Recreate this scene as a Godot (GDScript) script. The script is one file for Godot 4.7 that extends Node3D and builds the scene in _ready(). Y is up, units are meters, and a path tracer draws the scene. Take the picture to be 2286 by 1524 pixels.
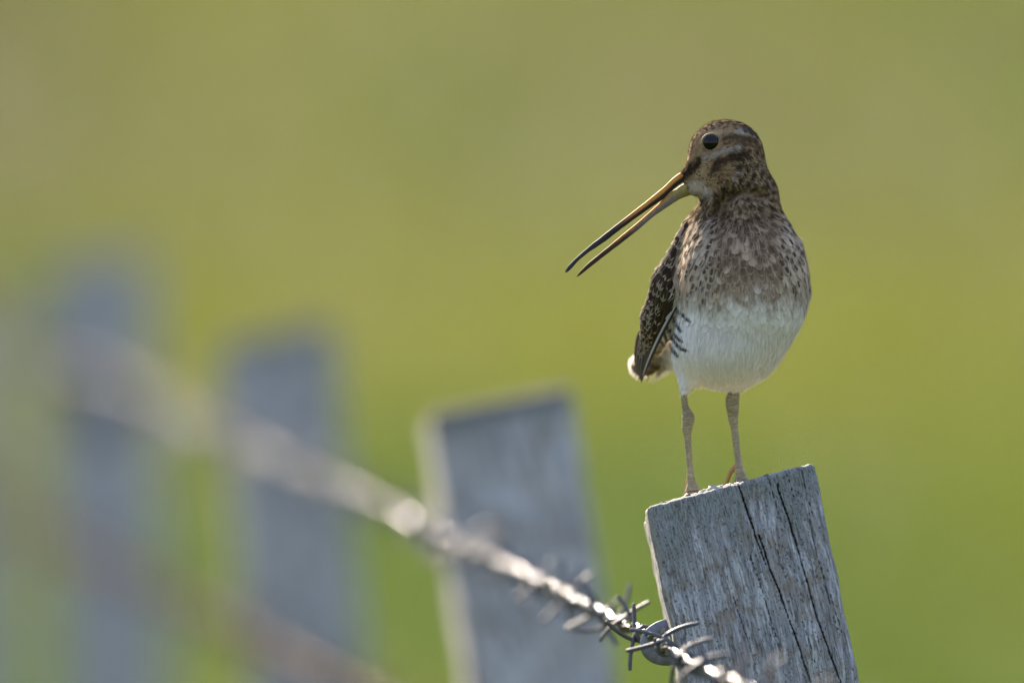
extends Node3D
# A long-billed wading bird calls from a leaning fence post; the fence runs away behind it into a backlit pasture.
# The bird is modelled in millimetres round its own feet: x to the right, y up, z towards the viewer.

const MM := 0.001
var rng := RandomNumberGenerator.new()
var noise_a := FastNoiseLite.new()
var noise_b := FastNoiseLite.new()


class Acc:
	var v := PackedVector3Array()
	var c := PackedColorArray()
	var i := PackedInt32Array()
	var soft := PackedVector3Array()
	var softness := 0.0
	func vert(p: Vector3, col: Color) -> int:
		v.append(p)
		c.append(col)
		return v.size() - 1
	func tri(a: int, b: int, d: int) -> void:
		i.append(a); i.append(b); i.append(d)
	func quad(a: int, b: int, d: int, e: int) -> void:
		tri(a, b, d); tri(a, d, e)
	func mesh(scale := 1.0) -> ArrayMesh:
		var n := PackedVector3Array()
		n.resize(v.size())
		for k in range(0, i.size(), 3):
			var a := v[i[k]]
			var f := (v[i[k + 2]] - a).cross(v[i[k + 1]] - a)
			n[i[k]] += f
			n[i[k + 1]] += f
			n[i[k + 2]] += f
		for k in n.size():
			n[k] = n[k].normalized() if n[k].length_squared() > 1e-20 else Vector3.UP
			if softness > 0.0 and soft.size() == n.size():
				n[k] = n[k].lerp(soft[k], softness).normalized()
		var pts := v
		if scale != 1.0:
			pts = v.duplicate()
			for k in pts.size():
				pts[k] = pts[k] * scale
		var arr := []
		arr.resize(Mesh.ARRAY_MAX)
		arr[Mesh.ARRAY_VERTEX] = pts
		arr[Mesh.ARRAY_NORMAL] = n
		arr[Mesh.ARRAY_COLOR] = c
		arr[Mesh.ARRAY_INDEX] = i
		var m := ArrayMesh.new()
		m.add_surface_from_arrays(Mesh.PRIMITIVE_TRIANGLES, arr)
		return m


# ---------------------------------------------------------------- helpers
func tinted(rough: float, spec := 0.5, metal := 0.0) -> StandardMaterial3D:
	var m := StandardMaterial3D.new()
	m.vertex_color_use_as_albedo = true
	m.albedo_color = Color.WHITE
	m.roughness = rough
	m.metallic = metal
	m.metallic_specular = spec
	m.cull_mode = BaseMaterial3D.CULL_DISABLED
	return m


func part(called: String, mesh: Mesh, mat: Material, parent: Node) -> MeshInstance3D:
	var o := MeshInstance3D.new()
	o.name = called
	o.mesh = mesh
	o.material_override = mat
	parent.add_child(o, true)
	return o


func thing(called: String, label: String, category: String, at: Vector3, group := "") -> Node3D:
	var o := Node3D.new()
	o.name = called
	o.position = at
	o.set_meta("label", label)
	o.set_meta("category", category)
	if group:
		o.set_meta("group", group)
	add_child(o, true)
	return o


func ss(a: float, b: float, x: float) -> float:
	return smoothstep(a, b, x)


func tube(acc: Acc, path: PackedVector3Array, radii: PackedFloat32Array, cols: PackedColorArray, sides := 8, flat := 1.0, cap := true) -> void:
	# a round tube along a path; flat squeezes it along the second frame axis
	var n := path.size()
	var up := Vector3.UP
	var t0 := (path[1] - path[0]).normalized()
	if absf(t0.dot(up)) > 0.9:
		up = Vector3.RIGHT
	var a := up.cross(t0).normalized()
	var start := acc.v.size()
	for k in n:
		var t := (path[mini(k + 1, n - 1)] - path[maxi(k - 1, 0)]).normalized()
		a = (a - t * a.dot(t)).normalized()
		var b := t.cross(a)
		for j in sides:
			var w := TAU * j / sides
			acc.vert(path[k] + (a * cos(w) + b * sin(w) * flat) * radii[k], cols[k])
	for k in n - 1:
		for j in sides:
			var j2 := (j + 1) % sides
			acc.quad(start + k * sides + j, start + (k + 1) * sides + j, start + (k + 1) * sides + j2, start + k * sides + j2)
	if cap:
		for e in [0, n - 1]:
			var dirn: Vector3 = (path[0] - path[1]).normalized() if e == 0 else (path[n - 1] - path[n - 2]).normalized()
			var mid := acc.vert(path[e] + dirn * radii[e] * 0.5, cols[e])
			for j in sides:
				var j2 := (j + 1) % sides
				if e == 0:
					acc.tri(mid, start + j, start + j2)
				else:
					acc.tri(mid, start + e * sides + j2, start + e * sides + j)


func line_distance(p: Vector2, pts: Array) -> float:
	var best := 1e9
	for k in pts.size() - 1:
		var a: Vector2 = pts[k]
		var ba: Vector2 = pts[k + 1] - a
		var t := clampf((p - a).dot(ba) / ba.length_squared(), 0.0, 1.0)
		best = minf(best, (p - a - ba * t).length_squared())
	return sqrt(best)


# ---------------------------------------------------------------- scene
func _ready() -> void:
	rng.seed = 20240611
	noise_a.seed = 7
	noise_a.frequency = 1.0
	noise_a.fractal_octaves = 3
	noise_b.seed = 21
	noise_b.frequency = 1.0
	noise_b.fractal_octaves = 1

	var camera := Camera3D.new()
	camera.name = "camera"
	camera.position = Vector3(0, 1.448, 5.0783)
	camera.rotation_degrees = Vector3(-1.5, 0, 0)
	camera.near = 0.2
	camera.far = 2000.0
	var lens := CameraAttributesPhysical.new()
	lens.frustum_focal_length = 400.0
	lens.frustum_focus_distance = 5.07
	lens.frustum_near = 0.2
	lens.frustum_far = 2000.0
	lens.exposure_aperture = 4.8
	camera.attributes = lens
	camera.fov = 3.4365
	add_child(camera)
	camera.make_current()

	var env := Environment.new()
	env.background_mode = Environment.BG_SKY
	var sky_mat := ProceduralSkyMaterial.new()
	sky_mat.sky_top_color = Color(0.55, 0.635, 0.82)
	sky_mat.sky_horizon_color = Color(0.86, 0.89, 0.93)
	sky_mat.sky_curve = 0.18
	sky_mat.ground_bottom_color = Color(0.20, 0.22, 0.12)
	sky_mat.ground_horizon_color = Color(0.45, 0.48, 0.35)
	sky_mat.sky_energy_multiplier = 0.66
	var sky := Sky.new()
	sky.sky_material = sky_mat
	env.sky = sky
	env.tonemap_mode = Environment.TONE_MAPPER_LINEAR
	env.tonemap_exposure = 4.2
	env.sdfgi_enabled = true
	env.ssao_enabled = true
	env.ssil_enabled = true
	var world := WorldEnvironment.new()
	world.name = "world_environment"
	world.environment = env
	add_child(world)

	var sun := DirectionalLight3D.new()
	sun.name = "sun"
	sun.light_color = Color(1.0, 0.93, 0.84)
	sun.light_energy = 1.6
	sun.light_angular_distance = 0.5
	sun.shadow_enabled = true
	add_child(sun)
	sun.look_at_from_position(Vector3(-0.33, 0.51, -0.795) * 50.0, Vector3.ZERO)

	build_ground()
	build_grass()
	build_posts()
	build_wires()
	build_bird()


# ---------------------------------------------------------------- pasture
func ground_height(x: float, z: float) -> float:
	var d := 5.0 - z
	var h := noise_b.get_noise_2d(x * 0.05, z * 0.05) * 0.12 * ss(3.0, 20.0, d)
	h += maxf(0.0, d - 34.0) * 0.055 * ss(34.0, 60.0, d)
	h += maxf(0.0, d - 90.0) * 0.07
	return h * (1.0 - 0.3 * ss(300.0, 600.0, d))


func sward(x: float, z: float) -> Color:
	# the pasture is a patchwork of lush green, yellow-green and dry olive grass
	var lush := Color(0.080, 0.132, 0.022)
	var yellow := Color(0.152, 0.178, 0.034)
	var dry := Color(0.136, 0.153, 0.064)  # dry olive, its blue raised to put distance haze into the colour
	var d := 5.0 - z
	var a := noise_a.get_noise_2d(x * 0.34 + 40.0, z * 0.060) * 1.5
	var b := noise_a.get_noise_2d(x * 0.24 - 90.0, z * 0.085 + 30.0) * 1.4
	var c := yellow.lerp(lush, clampf(0.26 + a + 0.6 * ss(44.0, 35.0, d + x * -1.2), 0.0, 1.0))
	c = c.lerp(dry, clampf(-0.05 + b + 0.75 * ss(44.0, 56.0, d), 0.0, 1.0))
	# a stand of darker rushes on the rise to the left
	var rushes := ss(-1.4, -3.4, x + 1.2 * noise_a.get_noise_2d(x * 0.5, z * 0.12)) * ss(46.0, 56.0, d) * ss(90.0, 76.0, d)
	return c.lerp(Color(0.078, 0.086, 0.036), rushes * 0.75)


func build_ground() -> void:
	var acc := Acc.new()
	var xs := PackedFloat32Array()
	var zs := PackedFloat32Array()
	for k in range(-60, 61):
		xs.append(signf(k) * (absf(k) * 0.6 + pow(absf(k) / 60.0, 3.0) * 380.0))
	var z := 40.0
	while z > -700.0:
		zs.append(z)
		z -= 0.8 if z > -110.0 else 14.0
	for zz in zs:
		for xx in xs:
			acc.vert(Vector3(xx, ground_height(xx, zz) , zz), sward(xx, zz) * 0.72)
	var w := xs.size()
	for r in zs.size() - 1:
		for k in w - 1:
			acc.quad(r * w + k, (r + 1) * w + k, (r + 1) * w + k + 1, r * w + k + 1)
	var m := tinted(0.95, 0.2)
	var tex := NoiseTexture2D.new()
	tex.width = 512
	tex.height = 512
	tex.seamless = true
	var fn := FastNoiseLite.new()
	fn.seed = 5
	fn.frequency = 0.04
	fn.fractal_octaves = 5
	tex.noise = fn
	var ramp := Gradient.new()
	ramp.colors = PackedColorArray([Color(0.62, 0.60, 0.50), Color(1.0, 1.0, 0.95)])
	tex.color_ramp = ramp
	m.albedo_texture = tex
	m.uv1_triplanar = true
	m.uv1_world_triplanar = true
	m.uv1_scale = Vector3.ONE * 1.3
	var g := part("ground", acc.mesh(), m, self)
	g.set_meta("kind", "structure")
	g.set_meta("label", "rough green pasture rising gently behind the fence")


func build_grass() -> void:
	var tuft := Acc.new()
	var r := RandomNumberGenerator.new()
	r.seed = 3
	for b in 16:
		var ang := r.randf() * TAU
		var lean := r.randf_range(0.03, 0.16)
		var h := r.randf_range(0.14, 0.34)
		var base := Vector3(cos(ang * 1.7), 0, sin(ang * 1.7)) * r.randf() * 0.07
		var out_dir := Vector3(cos(ang), 0, sin(ang))
		var side := Vector3(-sin(ang), 0, cos(ang)) * 0.0035
		var tone := r.randf_range(0.75, 1.2)
		var prev := -1
		for k in 4:
			var t := k / 3.0
			var p := base + out_dir * lean * t * t + Vector3.UP * h * (t - 0.18 * t * t)
			var col := Color(tone, tone, tone).lerp(Color(tone * 1.25, tone * 1.1, tone * 0.9), t * t)
			var i0 := tuft.vert(p - side * (1.05 - t), col)
			tuft.vert(p + side * (1.05 - t), col)
			if prev >= 0:
				tuft.quad(prev, prev + 1, i0 + 1, i0)
			prev = i0
	var m := tinted(0.55, 0.4)
	m.backlight_enabled = true
	m.backlight = Color(0.95, 0.95, 0.75)
	var mesh := tuft.mesh()
	mesh.surface_set_material(0, m)
	var spots: Array[Transform3D] = []
	var cols := PackedColorArray()
	for k in 76000:
		var x: float
		var z: float
		if k < 68000:
			z = -17.0 - pow(r.randf(), 0.8) * 85.0
			x = r.randf_range(-1.0, 1.0) * (6.0 + (5.0 - z) * 0.26)
		else:
			z = r.randf_range(-17.0, 6.0)
			x = r.randf_range(-8.0, 8.0)
			if z > 2.0 and absf(x) < 1.5:
				continue
		var s := r.randf_range(0.7, 1.25)
		var bs := Basis(Vector3.UP, r.randf() * TAU).scaled(Vector3(s, s * r.randf_range(0.8, 1.2), s))
		spots.append(Transform3D(bs, Vector3(x, ground_height(x, z) - 0.01, z)))
		cols.append(sward(x, z) * r.randf_range(0.8, 1.2))
	var mm := MultiMesh.new()
	mm.transform_format = MultiMesh.TRANSFORM_3D
	mm.use_colors = true
	mm.mesh = mesh
	mm.instance_count = spots.size()
	for k in spots.size():
		mm.set_instance_transform(k, spots[k])
		mm.set_instance_color(k, cols[k])
	var g := MultiMeshInstance3D.new()
	g.name = "grass"
	g.multimesh = mm
	g.set_meta("kind", "stuff")
	g.set_meta("label", "tufts of sunlit pasture grass behind the fence")
	g.set_meta("category", "grass")
	add_child(g, true)


# ---------------------------------------------------------------- fence posts
var cracks := [
	[[Vector2(3.57, -2.24), Vector2(3.69, -0.84), Vector2(4.76, 8), Vector2(5.76, 16.47), Vector2(7.01, 27.07), Vector2(8.09, 33.5), Vector2(8.57, 37.87)], 0.55, 5.0],
	[[Vector2(8.35, 24.59), Vector2(9.36, 32.38), Vector2(9.97, 39.4), Vector2(11.44, 47.28), Vector2(12.59, 53.38), Vector2(13.91, 63.64), Vector2(15.3, 73.58), Vector2(17.49, 92.91), Vector2(18.55, 101.12)], 0.5, 5.0],
	[[Vector2(16.94, -2.57), Vector2(17.33, -1.11), Vector2(18, 7.29), Vector2(18.97, 19.21), Vector2(18.79, 27.44)], 0.28, 2.0],
	[[Vector2(20.99, 4.47), Vector2(20.78, 7.18), Vector2(21.91, 15), Vector2(22.92, 23.47), Vector2(24.03, 34.73), Vector2(24.81, 45.92), Vector2(25.6, 57.1), Vector2(26.33, 66.9), Vector2(27.71, 76.84), Vector2(29.24, 86.11), Vector2(30.71, 95.65), Vector2(31.76, 103.86)], 0.45, 4.5],
	[[Vector2(25.61, -2.84), Vector2(25.78, 1.33), Vector2(26.78, 9.8), Vector2(27.34, 15.43)], 0.25, 2.0],
	[[Vector2(-8.49, 48.67), Vector2(-7.1, 58.6), Vector2(-5.98, 69.86), Vector2(-4.89, 84.55), Vector2(-4.69, 93.55)], 0.25, 2.2],
	[[Vector2(31.8, 20.49), Vector2(31.69, 37.69), Vector2(32.91, 51.73), Vector2(33.34, 66.29), Vector2(34.59, 76.88)], 0.22, 2.0],
	[[Vector2(2.61, 31.67), Vector2(4.5, 45.84), Vector2(5.73, 59.88), Vector2(6.71, 71.8), Vector2(7.27, 85.7)], 0.22, 2.0],
	[[Vector2(32.49, -2.8), Vector2(32.75, 7.59), Vector2(33.32, 21.49)], 0.2, 1.6],
	[[Vector2(14.67, 30.03), Vector2(15.67, 38.51), Vector2(16.14, 46.19)], 0.2, 1.6],
	[[Vector2(19.58, 66.19), Vector2(20.7, 77.45), Vector2(22.12, 93.87)], 0.2, 1.8],
	[[Vector2(-20.09, 61.43), Vector2(-19.22, 70.56), Vector2(-18.52, 83.8)], 0.18, 1.4],
	[[Vector2(34.07, 56.1), Vector2(35.42, 72.92), Vector2(36.67, 83.51)], 0.2, 1.5],
	[[Vector2(20.41, 42.25), Vector2(21.13, 52.05), Vector2(21.75, 59.06)], 0.18, 1.4],
]


func build_posts() -> void:
	# [top middle of the front edge, width, lean, slope of the top, yaw, label]
	var rows := [
		[Vector3(0.0960, 1.2515, 0.0270), 0.0775, 11.7, 14.7, 1.2, "cracked grey fence post in sharp focus under the bird"],
		[Vector3(-0.0092, 1.2560, -1.0455), 0.0780, 8.6, 10.9, 4.5, "softly blurred grey post, the next one behind the bird's post"],
		[Vector3(-0.1665, 1.2470, -2.8238), 0.0810, 5.5, 11.7, 2.5, "blurred grey post, third in the line from the bird"],
		[Vector3(-0.3800, 1.2520, -5.2631), 0.0960, 2.5, 8.3, 0.0, "strongly blurred tall-looking grey post with a dark knot hole"],
		[Vector3(-0.6080, 1.1795, -7.3450), 0.0830, 2.0, 10.0, 0.0, "faint grey post cut by the left edge of the picture"],
	]
	var wood := tinted(0.86, 0.35)
	var zinc := tinted(0.55, 0.5, 0.6)
	for k in rows.size():
		var row: Array = rows[k]
		var lean := deg_to_rad(row[2])
		var top: Vector3 = row[0]
		var hz: float = row[1] * 0.5
		var basis_ := Basis(Vector3.BACK, lean) * Basis(Vector3.UP, deg_to_rad(row[4]))
		var axis_top := top - Vector3(0, 0, hz)
		var floor_y := ground_height(axis_top.x, axis_top.z)
		var length: float = (axis_top.y - floor_y) / cos(lean)
		var base := axis_top - basis_.y * length
		var p := thing("fence_post", row[5], "post", base, "posts of the pasture fence")
		p.basis = basis_
		part("timber", post_mesh(row[1], length, deg_to_rad(row[3] - row[2]), k), wood, p)
		if k == 0:
			part("lichen_crust", lichen_mesh(length, hz, deg_to_rad(row[3] - row[2])), wood, p)
		# the staple that holds the wire on the left face
		var st := Acc.new()
		var path := PackedVector3Array()
		var rad := PackedFloat32Array()
		var col := PackedColorArray()
		var y_wire := 1.1815
		var s_down: float = (top.y - y_wire) / cos(lean)
		for j in 25:
			var w := PI * (j / 24.0) - PI / 2
			path.append(Vector3(-hz - 0.001 - cos(w) * 0.0095, length - s_down + (hz + 0.008) * tan(lean) - 0.0022 + sin(w) * 0.0066, hz * (0.35 if k == 0 else 0.1)))
			rad.append(0.0017)
			col.append(Color(0.23, 0.25, 0.29) * rng.randf_range(0.75, 1.1))
		path.insert(0, path[0] + Vector3(0.018, 0, 0)); rad.append(0.0017); col.append(col[0])
		path.append(path[path.size() - 1] + Vector3(0.018, 0, 0)); rad.append(0.0017); col.append(col[0])
		tube(st, path, rad, col, 14, 2.3)
		part("staple", st.mesh(), zinc, p)


func lichen_mesh(length: float, h: float, tilt: float) -> ArrayMesh:
	# pale crusts that grow along the front edge of the sawn top
	var acc := Acc.new()
	for spot in [[-0.0105, 0.010, 0.0042, 0.0026], [-0.0072, 0.007, 0.0036, 0.0030], [-0.0040, 0.009, 0.0030, 0.0024], [-0.0005, 0.006, 0.0026, 0.0020], [0.0035, 0.006, 0.0030, 0.0017], [-0.024, 0.004, 0.0030, 0.0012], [0.020, 0.004, 0.0036, 0.0013], [0.027, 0.005, 0.0040, 0.0014], [-0.016, 0.004, 0.0024, 0.0014]]:
		var mid := Vector3(spot[0], 0, h - 0.001 - spot[1])
		mid.y = length + mid.x * tan(tilt) + (mid.z - h) * tan(deg_to_rad(8.0)) - 0.0003
		var begin := acc.v.size()
		for a in 9:
			for b in 14:
				var th := PI * 0.56 * a / 8.0
				var ph := TAU * b / 14.0
				var d := Vector3(sin(th) * cos(ph), cos(th), sin(th) * sin(ph))
				var bump: float = 1.0 + 0.45 * noise_a.get_noise_3d(d.x * 1.6 + spot[0] * 900.0, d.y * 1.6, d.z * 1.6)
				var tone := 0.42 + 0.2 * noise_b.get_noise_3d(d.x * 4.0, d.y * 4.0 + spot[0] * 500.0, d.z * 4.0)
				acc.vert(mid + Vector3(d.x * spot[2], d.y * spot[3], d.z * spot[2]) * bump, Color(tone, tone * 0.97, tone * 0.86))
		for a in 8:
			for b in 14:
				var b2 := (b + 1) % 14
				acc.quad(begin + a * 14 + b, begin + a * 14 + b2, begin + (a + 1) * 14 + b2, begin + (a + 1) * 14 + b)
	return acc.mesh()


func post_mesh(width: float, length: float, tilt: float, which: int) -> ArrayMesh:
	var acc := Acc.new()
	var fine := which == 0
	var h := width * 0.5
	var corner := 0.0035 if which == 0 else 0.006
	# outline of the section, anticlockwise seen from above, starting at the back left
	var step_front := 0.00034 if fine else 0.0022
	var step_side := 0.0011 if fine else 0.004
	var ring := PackedVector2Array()
	var nrm := PackedVector2Array()
	var x := -h + corner
	while x < h - corner:
		ring.append(Vector2(x, h)); nrm.append(Vector2(0, 1)); x += step_front
	for k in 16:
		var w := PI / 2 * k / 15.0
		ring.append(Vector2(h - corner + sin(w) * corner, h - corner + cos(w) * corner)); nrm.append(Vector2(sin(w), cos(w)))
	var zz := h - corner - step_side
	while zz > -h + corner:
		ring.append(Vector2(h, zz)); nrm.append(Vector2(1, 0)); zz -= step_side
	for k in 6:
		var w := PI / 2 * k / 5.0
		ring.append(Vector2(h - corner + cos(w) * corner, -h + corner - sin(w) * corner)); nrm.append(Vector2(cos(w), -sin(w)))
	x = h - corner - step_side
	while x > -h + corner:
		ring.append(Vector2(x, -h)); nrm.append(Vector2(0, -1)); x -= step_side * 2.0
	for k in 6:
		var w := PI / 2 * k / 5.0
		ring.append(Vector2(-h + corner - sin(w) * corner, -h + corner - cos(w) * corner)); nrm.append(Vector2(-sin(w), -cos(w)))
	zz = -h + corner + step_side
	while zz < h - corner:
		ring.append(Vector2(-h, zz)); nrm.append(Vector2(-1, 0)); zz += step_side
	for k in 16:
		var w := PI / 2 * k / 15.0
		ring.append(Vector2(-h + corner - cos(w) * corner, h - corner + sin(w) * corner)); nrm.append(Vector2(-cos(w), sin(w)))
	var n := ring.size()
	# distances from the top of each row of points
	var rows := PackedFloat32Array()
	var s := 0.0
	while s < length + 0.12:
		rows.append(s)
		if fine:
			s += 0.00035 if s < 0.105 else 0.012
		else:
			s += 0.0012 if s < 0.012 else 0.006
	var across := PackedFloat32Array()
	across.resize(n)
	var run := 0.0
	for k in n:
		if k > 0:
			run += ring[k].distance_to(ring[k - 1])
		across[k] = run
	for r in rows.size():
		var down := rows[r]
		var round_top := 0.0
		if down < 0.0016:
			round_top = 0.0016 - sqrt(maxf(0.0, 0.0016 * 0.0016 - pow(0.0016 - down, 2)))
		for k in n:
			var q := ring[k]
			var g := across[k] * 1000.0 + which * 311.0
			var d := down * 1000.0
			var depth := round_top * 1000.0
			var wav := noise_a.get_noise_2d(d * 0.016, g * 0.010) * 1.3
			var grain := noise_a.get_noise_3d(g * 0.95 + wav, d * 0.05, which * 5.0)
			var fibre := noise_b.get_noise_2d(g * 2.6 + wav * 2.0, d * 0.16)
			var rough_ := noise_b.get_noise_2d(g * 0.9, d * 0.9 + 50.0)
			depth += 0.22 * grain + 0.10 * fibre + 0.07 * rough_
			depth += noise_b.get_noise_2d(g * 0.06, d * 0.04) * 0.7
			# waney edges: chips off the corners
			if absf(nrm[k].x) > 0.2 and absf(nrm[k].y) > 0.2:
				depth += maxf(0.0, noise_a.get_noise_2d(d * 0.12, nrm[k].x * 3.0 + which)) * 1.1
			var gap := 0.0
			if nrm[k].y > 0.99:
				if fine:
					var here := Vector2(q.x * 1000.0 + noise_b.get_noise_1d(d * 0.12) * 0.18, d)
					for cr in cracks:
						var pts: Array = cr[0]
						if d < pts[0].y - 1.0 or d > pts[pts.size() - 1].y + 1.0:
							continue
						var off := line_distance(here, pts)
						var wide: float = 0.46 * cr[1] * (0.75 + 0.7 * noise_a.get_noise_1d(d * 0.09 + cr[2] * 9.0)) * (0.3 + 0.7 * ss(pts[pts.size() - 1].y + 1.0, pts[pts.size() - 1].y - 22.0, d))
						if off < wide * 2.0:
							gap = maxf(gap, (1.0 - ss(wide * 0.7, wide * 1.9, off)) * cr[2])
				# fine checks that open between the fibres
				var chk := noise_b.get_noise_2d(g * 0.55 + wav * 1.3 + 70.0, d * 0.018)
				gap = maxf(gap, (1.0 - ss(0.0, 0.035, absf(chk))) * ss(-0.3, 0.25, noise_b.get_noise_2d(g * 0.16 + 20.0, d * 0.045)) * 0.7)
			depth += gap
			var top_y := length + q.x * tan(tilt) + (q.y - h) * tan(deg_to_rad(8.0))
			var share := 1.0 - ss(0.0, 0.09, down)
			var y := lerpf(length, top_y, share) - down
			if down < 0.006:
				y += noise_a.get_noise_2d(g * 0.2, which * 3.0) * 0.0009
			var p := Vector3(q.x - nrm[k].x * depth * MM, y, q.y - nrm[k].y * depth * MM)
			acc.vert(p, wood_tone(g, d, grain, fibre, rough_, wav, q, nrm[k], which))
	for r in rows.size() - 1:
		for k in n:
			var k2 := (k + 1) % n
			acc.quad(r * n + k, r * n + k2, (r + 1) * n + k2, (r + 1) * n + k)
	# end grain on top
	var prev := 0
	var inner := 14 if fine else 4
	for ringno in range(1, inner + 1):
		var shrink := 1.0 - float(ringno) / inner
		shrink = maxf(shrink, 0.02)
		var begin := acc.v.size()
		for k in n:
			var q: Vector2 = ring[k] * shrink * ((h - 0.0016) / h)
			var lump := noise_a.get_noise_2d(q.x * 160.0, q.y * 160.0 + which * 40.0)
			var y := length + q.x * tan(tilt) + (q.y - h) * tan(deg_to_rad(8.0)) + (lump * 0.0011 + 0.0002) * ss(1.0, 0.8, shrink)
			var t := 0.30 + 0.14 * lump
			acc.vert(Vector3(q.x, y, q.y), Color(t, t * 0.96, t * 0.88))
		for k in n:
			var k2 := (k + 1) % n
			acc.quad(begin + k, begin + k2, prev + k2, prev + k)
		prev = begin
	return acc.mesh()


func wood_tone(g: float, d: float, grain: float, fibre: float, rough_: float, wav: float, q: Vector2, nm: Vector2, which: int) -> Color:
	var silver := Color(0.275, 0.284, 0.302)
	var pale := Color(0.56, 0.576, 0.605)
	var brown := Color(0.245, 0.195, 0.145)
	var slate := Color(0.095, 0.095, 0.092)
	var algae := Color(0.25, 0.285, 0.275)
	var streak := noise_a.get_noise_2d(g * 0.33 + wav, d * 0.018 + 11.0)
	var c := silver.lerp(pale, clampf(0.30 + streak * 1.3 + fibre * 0.55, 0.0, 1.0))
	# brown patches where the grey skin has worn off, in bands across the grain
	var band := 0.8 * noise_a.get_noise_2d(g * 0.045 + 5.0, d * 0.055) + 0.7 * noise_a.get_noise_2d(g * 0.35 + wav, d * 0.10 + 33.0)
	c = c.lerp(brown, ss(-0.05, 0.55, band + fibre * 0.3) * 0.7)
	# thin dark lines of the grain
	var line := absf(noise_b.get_noise_2d(g * 0.55 + wav * 1.3 + 70.0, d * 0.018))
	c = c.lerp(Color(0.07, 0.062, 0.055), ss(0.09, 0.0, line) * ss(-0.3, 0.25, noise_b.get_noise_2d(g * 0.16 + 20.0, d * 0.045)) * 0.72)
	# dark weathered fibres
	c = c.lerp(slate, ss(0.06, 0.42, -grain + fibre * 0.3) * 0.7)
	c = c.lerp(slate, ss(0.42, 0.62, rough_ * 0.6 + 0.7 * fibre) * 0.35)
	# the grey-green film of algae that hangs down in tongues from the sawn top
	var tongue := 16.0 + 20.0 * noise_a.get_noise_2d(g * 0.075, which * 9.0 + 2.0) - q.x * 170.0
	var film := ss(tongue + 9.0, tongue - 7.0, d + noise_a.get_noise_2d(g * 0.4, d * 0.3) * 7.0)
	c = c.lerp(algae.lerp(slate, clampf(0.40 + 0.6 * rough_ + 0.9 * fibre + 0.6 * streak, 0.0, 1.0)), film * 0.72)
	# black specks of lichen
	if noise_b.get_noise_2d(g * 0.75 + 300.0, d * 0.35) > 0.72:
		c = c.lerp(Color(0.04, 0.04, 0.035), 0.75)
	if which == 3:
		var hole := Vector2(q.x * 1000.0 - 2.0, (d - 133.0) * 0.7).length()
		c = c.lerp(Color(0.03, 0.03, 0.03), ss(26.0, 16.0, hole + rough_ * 3.0) * 0.9 * float(nm.y > 0.5))
	elif which > 0:
		c = c.lerp(slate, ss(14.0, 7.0, d + noise_b.get_noise_2d(g * 0.2, d * 0.1) * 3.0) * 0.75 * float(nm.y > 0.5))
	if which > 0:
		# blur haze over the farther posts, painted in as a paler tone
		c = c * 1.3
	if nm.x < -0.3:  # sunlit look of the left faces painted in as a warmer tone
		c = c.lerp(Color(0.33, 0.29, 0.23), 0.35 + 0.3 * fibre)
	return c


# ---------------------------------------------------------------- barbed wire
func build_wires() -> void:
	var upper: Array[Vector3] = [Vector3(0.262, 1.192, 2.3), Vector3(0.175, 1.188, 1.30), Vector3(0.1291, 1.1841, 0.7532), Vector3(0.1016, 1.1824, 0.4492), Vector3(0.0864, 1.1814, 0.2807), Vector3(0.0734, 1.1812, 0.1367), Vector3(0.0649, 1.1825, 0.0422), Vector3(0.0614, 1.1832, 0.0035), Vector3(0.0524, 1.1834, -0.0962), Vector3(0.0313, 1.1825, -0.3298), Vector3(0.0221, 1.1821, -0.4315), Vector3(-0.0118, 1.1827, -0.787), Vector3(-0.0440, 1.1829, -1.1179), Vector3(-0.0735, 1.1824, -1.4621), Vector3(-0.1600, 1.1783, -2.3794), Vector3(-0.2245, 1.1775, -3.0205), Vector3(-0.2970, 1.1746, -3.9027), Vector3(-0.4330, 1.1665, -5.2367), Vector3(-0.5330, 1.1627, -6.4034), Vector3(-0.6724, 1.1579, -8.1267), Vector3(-0.92, 1.15, -11.0)]
	var lower: Array[Vector3] = [Vector3(0.16, 1.092, 1.30), Vector3(0.060, 1.087, 0.0), Vector3(-0.0099, 1.0822, -0.7844), Vector3(-0.0762, 1.069, -1.5181), Vector3(-0.1285, 1.0593, -2.0535), Vector3(-0.2282, 1.0376, -3.1688), Vector3(-0.3632, 1.0078, -4.6973), Vector3(-0.4654, 0.9848, -5.8291), Vector3(-0.7351, 0.9264, -8.816)]
	var zinc := tinted(0.25, 0.5, 0.95)
	var dull := tinted(0.55, 0.4, 0.5)
	var rust := tinted(0.8, 0.4, 0.1)
	wire("barbed_wire", "galvanised barbed wire stapled along the posts, its sun glints boosted by painted bright spots", upper, zinc, dull, Color(0.185, 0.192, 0.215), 0.082, 0.0011)
	wire("barbed_wire", "rusty brown lower strand of barbed wire, blurred at the lower left", lower, rust, rust, Color(0.135, 0.082, 0.055), 0.085, 0.0020)


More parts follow.
